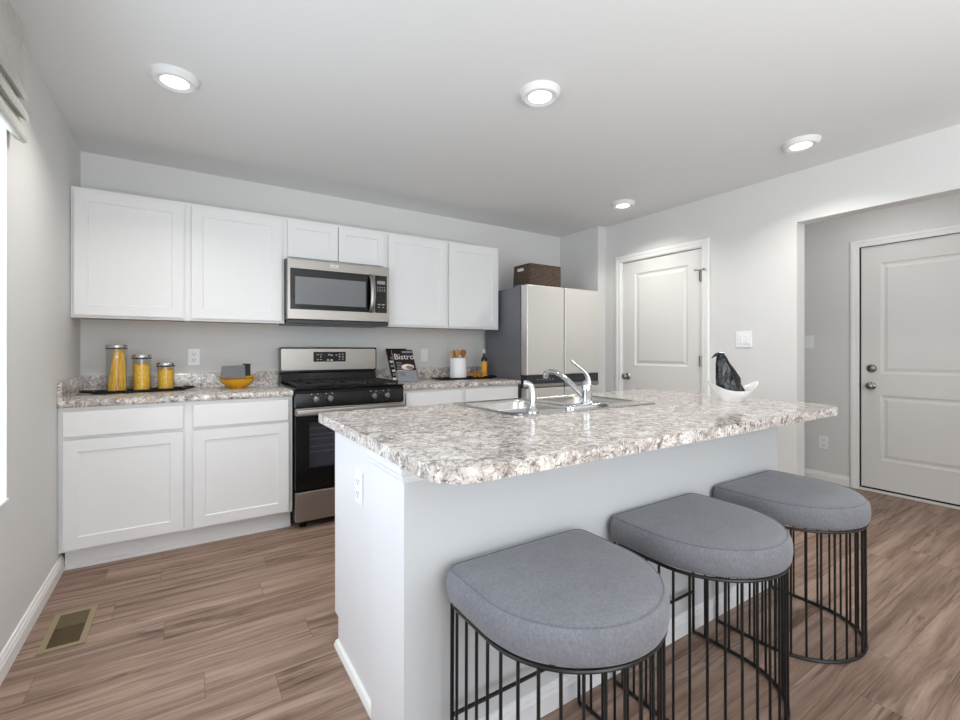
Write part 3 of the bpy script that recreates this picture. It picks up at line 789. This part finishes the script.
# faucet and sprayer
FXc, FYc = 2.103, -2.314
fa = thing('faucet', 'chrome single-lever faucet on the near rim of the sink', 'faucet', (FXc, FYc, zt))
b = B(); b.loft([[(x, y, zt + h) for x, y in rrect(FXc - .130 + i_, FXc + .130 - i_, FYc - .030 + i_, FYc + .030 - i_, .028 - i_ * .5, 8)] for i_, h in ((0, .0002), (0, .010), (.004, .015), (.012, .017))]); b.done('deck_plate', 'chrome', fa, smooth=True, angle=40)
b = B(); b.lathe([(.027, zt + .0165), (.027, zt + .022), (.023, zt + .026), (.023, zt + .060), (.024, zt + .062), (.024, zt + .092), (.022, zt + .104), (.015, zt + .118), (.004, zt + .124)], (FXc, FYc, 0), 28); b.done('body', 'chrome', fa, smooth=True, angle=40)
b = B(); b.tube(bez((FXc - .006, FYc + .012, zt + .045), (FXc - .01, FYc + .10, zt + .11), (FXc - .02, FYc + .19, zt + .185), (FXc - .02, FYc + .262, zt + .142), 20), .0125, 12, r1=.0135)
b.lathe([(.0135, .142 + zt), (.0135, .120 + zt), (.010, .118 + zt)], (FXc - .02, FYc + .260, 0), 16); b.done('spout', 'chrome', fa, smooth=True, angle=60)
b = B(); b.tube(bez((FXc + .002, FYc - .010, zt + .100), (FXc + .004, FYc - .014, zt + .165), (FXc - .035, FYc + .012, zt + .175), (FXc - .068, FYc + .032, zt + .215), 14), .014, 12, r1=.005, squash=.7); b.done('lever', 'chrome', fa, smooth=True, angle=60)
sp = thing('side_sprayer', 'chrome side sprayer standing left of the faucet', 'sprayer', (1.785, -2.315, zt))
b = B(); b.lathe([(.026, .0002), (.026, .005), (.018, .012), (.014, .022), (.012, .024)], (1.785, -2.315, zt), 24); b.done('holder', 'chrome', sp, smooth=True)
b = B(); b.tube(bez((1.785, -2.315, zt + .020), (1.787, -2.316, zt + .07), (1.795, -2.314, zt + .125), (1.760, -2.285, zt + .118), 14), .012, 12, r1=.015); b.done('wand', 'chrome', sp, smooth=True, angle=60)

# ------------------------------------------------------------------ stools
def dshape(hw, dep, n=56, side=.20, rc=.045, k=0.0):
    """D outline, flat edge at y=0 (toward island), rounded front toward -y; starts at back-right going clockwise"""
    raw = []
    for i in range(7): a = R(90 - 90 * i / 6); raw.append((hw - rc + rc * math.cos(a), -rc + rc * math.sin(a)))
    raw.append((hw, -side))
    for i in range(1, 40):
        a = PI * i / 40; c, s_ = math.cos(a), math.sin(a)
        raw.append((hw * math.copysign(abs(c), c), -side - (dep - side) * abs(s_)))
    raw.append((-hw, -side))
    for i in range(7): a = R(180 - 90 * i / 6); raw.append((-hw + rc + rc * math.cos(a), -rc + rc * math.sin(a)))
    return raw
def resample(pts, n, closed=True):
    P_ = [Vector((p[0], p[1])) for p in pts]
    if closed: P_.append(P_[0])
    d = [0]
    for a, c in zip(P_, P_[1:]): d.append(d[-1] + (c - a).length)
    out = []
    for i in range(n):
        t = d[-1] * i / (n if closed else n - 1); j = 0
        while j < len(d) - 2 and d[j + 1] < t: j += 1
        f = (t - d[j]) / max(d[j + 1] - d[j], 1e-9)
        q = P_[j].lerp(P_[j + 1], f); out.append((q.x, q.y))
    return out
def offset(pts, d):
    out = []; n = len(pts)
    for i in range(n):
        a = Vector(pts[i - 1]); c = Vector(pts[(i + 1) % n]); t = (c - a).normalized()
        nr = Vector((-t.y, t.x)); p = Vector(pts[i])
        q = p - nr * d
        out.append((q.x, q.y))
    return out
ZS0, ZS1 = .500, .592
def make_stool():
    root = thing('bar_stool', 'x', 'stool', (0, 0, 0), group='grey upholstered stools along the island')
    hw, dep = .264, .470
    out = resample(dshape(hw, dep), 96)
    cen = Vector((0, -dep * .45))
    def ins(d): 
        o_ = offset(out, -d)
        return o_
    # make sure offset goes inward
    test = offset(out, .01)
    sgn = 1 if sum((Vector(p) - cen).length for p in test) < sum((Vector(p) - cen).length for p in out) else -1
    ins = lambda d: offset(out, sgn * d)
    rings = []
    for d, z in ((.016, ZS0), (.006, ZS0 + .003), (.001, ZS0 + .012), (-.002, ZS0 + .035), (-.001, ZS0 + .058), (.003, ZS0 + .072), (.009, ZS0 + .081), (.018, ZS0 + .0855)):
        rings.append([(x, y + .022, z) for x, y in ins(d)])
    last = ins(.018)
    for f, z in ((.90, ZS0 + .0885), (.75, ZS0 + .0915), (.55, ZS0 + .094), (.3, ZS0 + .0955), (.1, ZS0 + .0958)):
        rings.append([(cen.x + (x - cen.x) * f, cen.y + (y - cen.y) * f + .022, z) for x, y in last])
    b = B(); b.loft(rings); st = b.done('seat', 'seat', root, local=True, smooth=True, angle=70)
    b = B(); b.tube([(x, y + .022, ZS0 + .0835) for x, y in ins(.0125)], .0022, 6, True); b.done('piping', 'piping', st, local=True, smooth=True)
    fr_out = [(x, y + .0) for x, y in offset(resample(dshape(hw, dep - .022), 96), sgn * .012)]
    b = B(); b.tube([(x, y, ZS0 - .006) for x, y in fr_out], .0058, 8, True); b.done('top_ring', 'wire', root, local=True, smooth=True)
    # U-shaped floor ring
    U0 = resample(dshape(hw - .012, dep - .012), 400)
    def upath(grow, n):
        raw = dshape(hw - .014 + grow, dep - .038 + grow, rc=.014, side=.195)
        raw = [p for p in raw if p[1] < -.0001]
        return resample(raw, n, False)
    ub = upath(.002, 60)
    b = B(); b.tube([(x, y, .0075) for x, y in ub], .0068, 10); b.done('floor_ring', 'wire', root, local=True, smooth=True)
    nr = 25
    t0 = upath(.0, nr); t1 = upath(.002, nr)
    for (x, y), (x1, y1) in zip(t0, t1):
        k = .0056 if (x, y) in (t0[0], t0[-1]) else .0042
        b = B(); b.tube([(x, y, ZS0 - .008), (x1, y1, .010)], k, 8); b.done('rod', 'wire', root, local=True, smooth=True)
    zb = .178; f = (ZS0 - .008 - zb) / (ZS0 - .018)
    L = lambda p, q: (p[0] + (q[0] - p[0]) * f, p[1] + (q[1] - p[1]) * f, zb)
    b = B(); b.tube([L(t0[0], t1[0]), L(t0[-1], t1[-1])], .0058, 8); b.done('back_bar', 'wire', root, local=True, smooth=True)
    return root
st0 = make_stool()
labs = ['grey cushioned wire stool nearest the camera at the island end', 'grey cushioned wire stool in the middle of the row of three', 'grey cushioned wire stool farthest along, by the entry door']
for i, x in enumerate((1.416, 2.090, 2.750)):
    s_ = st0 if i == 0 else copy_tree(st0)
    s_.location = (x, (-2.708, -2.692, -2.692)[i], 0); s_['label'] = labs[i]

# ------------------------------------------------------------------ ceiling lights
lamp_labels = ['round recessed ceiling light above the left cabinets', 'round recessed ceiling light above the island, near the middle', 'round recessed ceiling light near the hall opening', 'round recessed ceiling light near the pantry door, farthest']
for (x, y), lb in zip(((.519, -1.269), (2.015, -2.09), (3.694, -2.537), (3.712, -1.184)), lamp_labels):
    t = thing('ceiling_light', lb, 'ceiling light', (x, y, H), group='recessed ceiling lights')
    b = B(); b.lathe([(.100, -.0005), (.099, -.004), (.090, -.024), (.086, -.030), (.078, -.032), (.058, -.026), (.055, -.022)], (x, y, H), 40, cap0=False, cap1=False); b.done('trim_ring', 'ceiling', t, smooth=True)
    b = B(); b.lathe([(.0555, -.0235), (.054, -.0255), (.03, -.0265), (.001, -.0268)], (x, y, H), 32); b.done('lens', 'lens', t, smooth=True)
    l = bpy.data.lights.new('lamp', 'AREA'); l.shape = 'DISK'; l.size = .10; l.energy = LAMP_POWER; l.spread = R(132); l.color = (1, .96, .90)
    lo = bpy.data.objects.new('lamp', l); C.objects.link(lo); lo.parent = t; lo.location = (0, 0, -.034)

# ------------------------------------------------------------------ floor vent
fv = thing('floor_vent', 'tan metal floor register set in the planks by the left wall', 'vent', (.145, -1.235, 0))
x0, x1, y0, y1 = .075, .222, -1.398, -1.078
b = B()
b.box(x0, x0 + .022, y0, y1, .0005, .005); b.box(x1 - .022, x1, y0, y1, .0005, .005); b.box(x0 + .022, x1 - .022, y0, y0 + .024, .0005, .005); b.box(x0 + .022, x1 - .022, y1 - .024, y1, .0005, .005)
b.done('frame', 'vent', fv, bevel=.001)
b = B(); b.box(x0 + .022, x1 - .022, y0 + .024, y1 - .024, .0005, .0015); b.done('opening', 'vent_slot', fv)
b = B(); ym_ = -1.232
b.box(x0 + .022, x1 - .022, ym_ - .002, ym_ + .002, .0015, .004)
for i in range(11):
    yy = ym_ + .012 + i * .0115
    b.box(x0 + .022, x1 - .022, yy, yy + .009, .0015, .0035)
for i in range(11):
    yy = ym_ - .012 - i * .0115
    b.box(x0 + .022, x1 - .022, yy - .003, yy, .0015, .003)
b.done('louvers', 'vent_louver', fv)

# ------------------------------------------------------------------ roman shade
rs = thing('roman_shade', 'grey linen roman shade folded up above the left window', 'window shade', (.03, -2.35, 1.97))
def shade_sheet():
    prof = [(.004, 2.432), (.034, 2.432), (.035, 2.30), (.040, 2.20), (.050, 2.165), (.052, 2.148), (.044, 2.138), (.022, 2.150), (.030, 2.120), (.047, 2.095), (.052, 2.075), (.046, 2.062), (.022, 2.074), (.030, 2.05), (.044, 2.02), (.050, 1.995), (.046, 1.978), (.036, 1.974), (.012, 1.99), (.008, 2.15), (.004, 2.3)]
    b = B(); nseg = 24; y0, y1 = -3.30, -1.375
    rings = []
    for i in range(nseg + 1):
        y = y0 + (y1 - y0) * i / nseg; sag = .012 * math.sin(PI * i / nseg)
        rings.append([(x + .002 * math.sin(i * 1.7 + z * 30), y, z - sag * max(0, (2.3 - z) / .3)) for x, z in prof])
    b.loft(rings); return b
shade_sheet().done('fabric', 'shade', rs, smooth=True, angle=60)
b = B(); b.box(.002, .03, -3.29, -1.385, 2.4325, 2.4395); b.done('headrail', 'plastic', rs)

# ------------------------------------------------------------------ counter props, left
# black tray
def tray(name, label, cx_, cy_, L, Wd, rot, z):
    t = thing(name, label, 'tray', (cx_, cy_, z), rot)
    b = B(); rings = []
    for g, h in ((.012, .0005), (.003, .003), (0, .016), (.003, .018), (.007, .016), (.012, .007)):
        rings.append([(x, y, h) for x, y in rrect(-L / 2 + g, L / 2 - g, -Wd / 2 + g, Wd / 2 - g, .025, 5)])
    b.loft(rings); b.done('tray_body', 'tray', t, local=True, smooth=True, angle=50)
    for s_ in (-1, 1):
        b = B(); b.tube(bez((s_ * (L / 2 - .004), -.06, .012), (s_ * (L / 2 + .075), -.055, .020), (s_ * (L / 2 + .075), .055, .020), (s_ * (L / 2 - .004), .06, .012), 12), .0065, 8); b.done('handle', 'tray', t, local=True, smooth=True)
    return t
rt = math.atan2(.06, .40)
tray('serving_tray', 'long black tray under the three pasta canisters', .322, -.205, .47, .15, rt, .9142)
TZ = .9142 + .0072
def canister(x, y, r, h, label, lab2, fill, mat):
    t = thing('canister', label, 'canister', (x, y, TZ), group='glass pasta canisters')
    b = B(); b.lathe([(r - .002, .0), (r, .003), (r, h - .028), (r - .003, h - .028), (r - .003, .006), (.001, .006)], (x, y, TZ), 36, cap1=True); b.done('jar', 'canister_glass', t, smooth=True, angle=40)
    b = B(); b.lathe([(r + .001, h - .027), (r + .002, h - .022), (r + .002, h - .020)], (x, y, TZ), 36); b.done('gasket', 'vent_slot', t, smooth=True)
    b = B(); b.lathe([(r + .002, h - .0198), (r + .003, h - .018), (r + .003, h - .004), (r, h), (.001, h + .001)], (x, y, TZ), 36); b.done('lid', 'chrome', t, smooth=True, angle=40)
    if fill == 'long':
        b = B(); rnd = random.Random(5)
        for i in range(150):
            a = rnd.uniform(0, 2 * PI); q = (r - .006) * math.sqrt(rnd.random())
            a2 = a + rnd.uniform(-.25, .25)
            tx, ty = q * .52 * math.cos(a2) + .012, q * .52 * math.sin(a2)
            b.tube([(x + q * math.cos(a), y + q * math.sin(a), TZ + .008), (x + tx, y + ty, TZ + h - .034)], .0021, 5)
        o_ = b.done('spaghetti', mat)
    else:
        b = B(); rnd = random.Random(int(r * 1e4))
        hh = h - .028; top = hh * fill
        b.lathe([(r - .0075, .008), (r - .0075, top - .006), (.002, top + .002)], (x, y, TZ), 28)
        for i in range(170):
            a = rnd.uniform(0, 2 * PI); z = rnd.uniform(.011, top); q = r - .0078
            if i < 40: q = (r - .010) * math.sqrt(rnd.random()); z = top + rnd.uniform(-.002, .004)
            p = Vector((x + q * math.cos(a), y + q * math.sin(a), TZ + z)); dv = Vector((-math.sin(a), math.cos(a), rnd.uniform(-1, 1))).normalized() * .006
            if i < 40: dv = Vector((rnd.uniform(-1, 1), rnd.uniform(-1, 1), .1)).normalized() * .005
            b.tube([p - dv, p, p + dv], .0030, 5)
        o_ = b.done('dry_pasta', mat)
    tag(o_, lab2, 'pasta', None, 'stuff')
canister(.203, -.232, .0525, .290, 'tallest glass canister, steel lid, filled with spaghetti', 'bundle of yellow spaghetti standing in the tallest canister', 'long', 'spaghetti')
canister(.326, -.210, .050, .228, 'middle-height glass canister with steel lid on the black tray', 'small yellow pasta filling the middle canister', .84, 'macaroni')
canister(.451, -.188, .0485, .176, 'shortest glass canister with steel lid on the black tray', 'small yellow pasta filling the shortest canister', .90, 'macaroni')

# yellow bowls with folded grey cloth and box
def bowl_prof(r, h, th=.004):
    o_ = [(r * .40, 0), (r * .42, .004), (r * .66, h * .30), (r * .88, h * .66), (r, h)]
    return o_ + [(q - th, z + th * .6) for q, z in reversed(o_[1:])] + [(.001, .004 + th)]
bx_, by_ = .862, -.235
o = B().lathe(bowl_prof(.112, .066), (bx_, by_, .9143), 40).done('bowl', 'yellow', None, smooth=True, angle=50); tag(o, 'lower yellow bowl, standing on the counter left of the range', 'bowl', 'nested yellow bowls')
o = B().lathe(bowl_prof(.108, .064), (bx_, by_, .9143 + .0215), 40).done('bowl', 'yellow', None, smooth=True, angle=50); tag(o, 'upper yellow bowl, nested inside the lower one', 'bowl', 'nested yellow bowls')
nb = thing('folded_napkin', 'grey folded linen napkin hanging out over the yellow bowls', 'napkin', (bx_ - .02, by_ - .05, .985), R(-3))
b = B(); b.yprism([(-.085, .006), (-.078, .088), (.058, .092), (.062, .004)], -.072, -.058); b.done('front_fold', 'greycloth', nb, local=True, bevel=.004, smooth=True)
b = B(); b.loft([[(-.076, -.057, .088), (.056, -.057, .092), (.056, -.03, .086), (-.076, -.03, .082)], [(-.080, -.057, .010), (.060, -.057, .008), (.058, -.02, .012), (-.078, -.02, .012)]]); b.done('back_fold', 'greycover', nb, local=True, bevel=.003)
o = B(); o.box(bx_ + .032, bx_ + .075, by_ - .06, by_ + .03, .988, 1.083, .003); o = o.done('tea_box', 'black', None, bevel=.002); tag(o, 'small black box standing in the yellow bowls behind the napkin', 'box')

# ------------------------------------------------------------------ counter props, right
def magazine(name, label, x0, wd, ybot, ytop, ztop, front):
    h = math.hypot(ytop - ybot, ztop - .9145); a = math.atan2(ytop - ybot, ztop - .9145)
    t = thing(name, label, 'magazine', (x0 + wd / 2, ybot, .9146)); t.rotation_euler = (-a, 0, 0)
    th = .012
    b = B(); b.box(-wd / 2, wd / 2, .002, .002 + th, 0.004, h); b.done('pages', 'paper', t, local=True)
    b = B(); b.box(-wd / 2 - .001, wd / 2 + .001, 0, .002, 0.004, h + .001); cv = b.done('cover', 'cover_dark', t, local=True)
    def patch(name_, x, z, w_, h_, mat, r=0):
        b = B()
        if r: b.loft([[(x + w_ / 2 * math.cos(q) , -.0004 * k, z + h_ / 2 * math.sin(q)) for q in [2 * PI * i / 20 for i in range(20)]] for k in (0, 2)])
        else: b.box(x - w_ / 2, x + w_ / 2, -.0008, 0, z - h_ / 2, z + h_ / 2)
        return b.done(name_, mat, cv, local=True)
    if front:
        patch('cover_picture', .0, .055, wd * .96, .10, 'cover_grey')
        patch('cover_plate_picture', .02, .138, wd * .62, .055, 'cover_white', 1)
        patch('cover_food_picture', .035, .132, wd * .40, .036, 'cover_pink', 1)
        patch('cover_picture', -.045, .085, .07, .05, 'cover_white')
        patch('cover_picture', .04, h - .022, wd * .5, .018, 'cover_grey')
        for i in range(5): patch('cover_text_line', -wd * .28, .125 + i * .014, .05 - .006 * (i % 3), .005, 'cover_grey')
        cu = bpy.data.curves.new('title_lettering', 'FONT'); cu.body = 'Bistro'; cu.size = .075; cu.align_x = 'CENTER'; cu.extrude = .0006
        cu.materials.append(M['cover_white']); to = bpy.data.objects.new('title_lettering', cu); C.objects.link(to); bpy.context.view_layer.update()
        me_ = bpy.data.meshes.new_from_object(to.evaluated_get(bpy.context.evaluated_depsgraph_get())); bpy.data.objects.remove(to)
        to = bpy.data.objects.new('title_lettering', me_); C.objects.link(to)
        to.parent = cv; to.rotation_euler = (PI / 2, 0, 0); to.location = (.005, -.0012, h - .092)
    else:
        for i, (z, m_) in enumerate(((.03, 'cover_white'), (.07, 'cover_grey'), (.105, 'cover_white'), (.15, 'cover_grey'), (.19, 'cover_white'), (.225, 'cover_grey'))):
            patch('cover_picture', -wd / 2 + .03 + .006 * (i % 2), z, .045 - .01 * (i % 3), .02, m_)
    return t
magazine('magazine', 'front magazine leaning on the wall with white title lettering', 2.020, .186, -.310, -.165, 1.180, True)
magazine('magazine', 'magazine behind the titled one, its left strip showing', 1.985, .186, -.275, -.120, 1.190, False)

tray('serving_tray', 'long black tray under the white utensil crock', 2.705, -.225, .55, .17, 0, .9142)
cx_, cy_ = 2.645, -.210
ck = thing('utensil_crock', 'white ceramic crock holding wooden spoons', 'crock', (cx_, cy_, TZ))
b = B(); b.lathe([(.066, 0), (.074, .005), (.076, .015), (.076, .182), (.073, .185), (.068, .182), (.068, .012), (.001, .010)], (cx_, cy_, TZ), 36); b.done('crock_body', 'white_ceramic', ck, smooth=True, angle=50)
def spoon(dx, dy, tx, ty, hgt, label, mat, bowl=True, sw=.022):
    p0 = Vector((cx_ + dx, cy_ + dy, TZ + .0135)); p1 = Vector((cx_ + tx, cy_ + ty, TZ + hgt))
    t = thing('wooden_spoon', label, 'utensil', p0, 0, 'wooden utensils in the crock')
    b = B(); b.tube([p0, p0.lerp(p1, .72)], .0052, 8); b.done('spoon_handle', mat, t, smooth=True)
    b = B(); d = (p1 - p0).normalized(); s_ = d.cross(Vector((0, 1, 0))).normalized(); n_ = d.cross(s_)
    q0 = p0.lerp(p1, .72); L_ = (p1 - q0).length
    prof = [(0, .005), (.15, .012), (.4, sw), (.7, sw * 1.02), (.9, sw * .75), (1, sw * .25)] if bowl else [(0, .005), (.1, sw * .8), (.5, sw), (.95, sw), (1, sw * .9)]
    b.loft([[q0 + d * (L_ * f) + s_ * (r_ * math.cos(2 * PI * i / 12)) + n_ * (min(r_, .006) * math.sin(2 * PI * i / 12)) for i in range(12)] for f, r_ in prof]); b.done('spoon_head', mat, t, smooth=True)
spoon(-.03, .02, -.048, .02, .252, 'pale wooden spatula at the left of the crock', 'wood_spoon', False, .021)
spoon(-.012, -.02, -.020, -.01, .262, 'pale wooden spoon second from left in the crock', 'wood_spoon', True, .021)
spoon(.002, .03, .000, .035, .256, 'pale wooden spatula at the back of the crock', 'wood_spoon', False, .020)
spoon(.014, -.02, .036, -.025, .262, 'darker brown wooden spoon in front in the crock', 'wood_dark', True, .034)
spoon(.03, .02, .085, .02, .262, 'thin pale wooden stick leaning right in the crock', 'wood_spoon', True, .007)

bo = thing('oil_bottle', 'slim dark bottle with orange label beside the refrigerator', 'bottle', (2.930, -.205, TZ))
b = B(); b.lathe([(.026, 0), (.029, .004), (.029, .165), (.026, .180), (.014, .196), (.012, .205), (.012, .232)], (2.930, -.205, TZ), 28); b.done('glass', 'bottle', bo, smooth=True, angle=50)
b = B(); b.lathe([(.0296, .012), (.0296, .150)], (2.930, -.205, TZ), 28, cap0=False, cap1=False); b.done('label', 'label_o', bo, smooth=True)
b = B(); b.lathe([(.0135, .226), (.0135, .262), (.011, .266), (.001, .266)], (2.930, -.205, TZ), 20); b.done('cap', 'pale_cap', bo, smooth=True)
rnd = random.Random(11)
for i, (px, py, rr_, ml) in enumerate(((2.775, -.240, .034, 'leftmost'), (2.822, -.262, .036, 'front'), (2.832, -.202, .036, 'back'), (2.872, -.256, .032, 'rightmost'))):
    b = B(); a0 = rnd.uniform(0, 6)
    z_ = TZ + .0295
    pts = [(px + rr_ * math.cos(a0 + a * 4.6 / 14), py + rr_ * .55 * math.sin(a0 + a * 4.6 / 14), z_ + rr_ * .62 * math.sin(a * .44 + i)) for a in range(15)]
    b.tube(pts, .0085, 8, squash=.35); o = b.done('orange_peel', 'orange', None, smooth=True)
    zmin = min(v.co.z for v in o.data.vertices); o.location.z += (TZ + .0003) - (o.location.z + zmin)
    tag(o, 'curl of orange peel on the black tray, %s of the four' % ml, 'orange peel', 'orange peel curls on the tray')

# ------------------------------------------------------------------ white boat dish and black ornament
dx, dy, dz = 2.955, -2.520, .9142
ds = thing('boat_dish', 'white boat-shaped dish with upswept ends on the island', 'dish', (dx, dy, dz), R(-33))
b = B(); rings = []
N_ = 40
def dish_ring(lx, ly, z, lift):
    return [(lx * math.cos(a), ly * math.copysign(abs(math.sin(a)) ** 1.25, math.sin(a)), z + lift * abs(math.cos(a)) ** 2.6) for a in [2 * PI * i / N_ for i in range(N_)]]
outer = [dish_ring(.058, .036, 0, 0), dish_ring(.060, .038, .004, 0), dish_ring(.064, .042, .012, .0), dish_ring(.090, .062, .030, .012), dish_ring(.112, .074, .046, .030), dish_ring(.130, .080, .056, .048)]
inner = [dish_ring(.125, .076, .056, .046), dish_ring(.107, .069, .046, .028), dish_ring(.084, .057, .032, .010), dish_ring(.05, .034, .016, 0)]
b.loft(outer + inner); b.done('dish_body', 'white_ceramic', ds, local=True, smooth=True, angle=60)
orn = thing('stone_ornament', 'glossy black hooked ornament standing in the white dish', 'ornament', (dx - .010, dy, dz + .0166), R(-33))
b = B(); rings = []
prof = [(.000, .000, .044, .030), (.000, .018, .060, .037), (-.004, .040, .067, .040), (-.012, .070, .066, .038), (-.020, .105, .060, .036), (-.032, .145, .047, .032), (-.044, .180, .035, .027), (-.050, .205, .027, .022), (-.054, .225, .017, .015), (-.056, .235, .006, .006)]
rnd = random.Random(4)
for cxo, z, rx, ry in prof:
    rings.append([(cxo + rx * math.cos(a) * (1 + rnd.uniform(-.07, .07)), ry * math.sin(a) * (1 + rnd.uniform(-.08, .08)), z) for a in [2 * PI * i / 14 for i in range(14)]])
b.loft(rings); b.done('ornament_body', 'stone', orn, local=True)
b = B(); b.tube(bez((-.046, 0, .222), (-.068, 0, .230), (-.086, 0, .224), (-.102, 0, .207), 8), .015, 10, r1=.003); b.done('hook_tip', 'stone', orn, local=True)
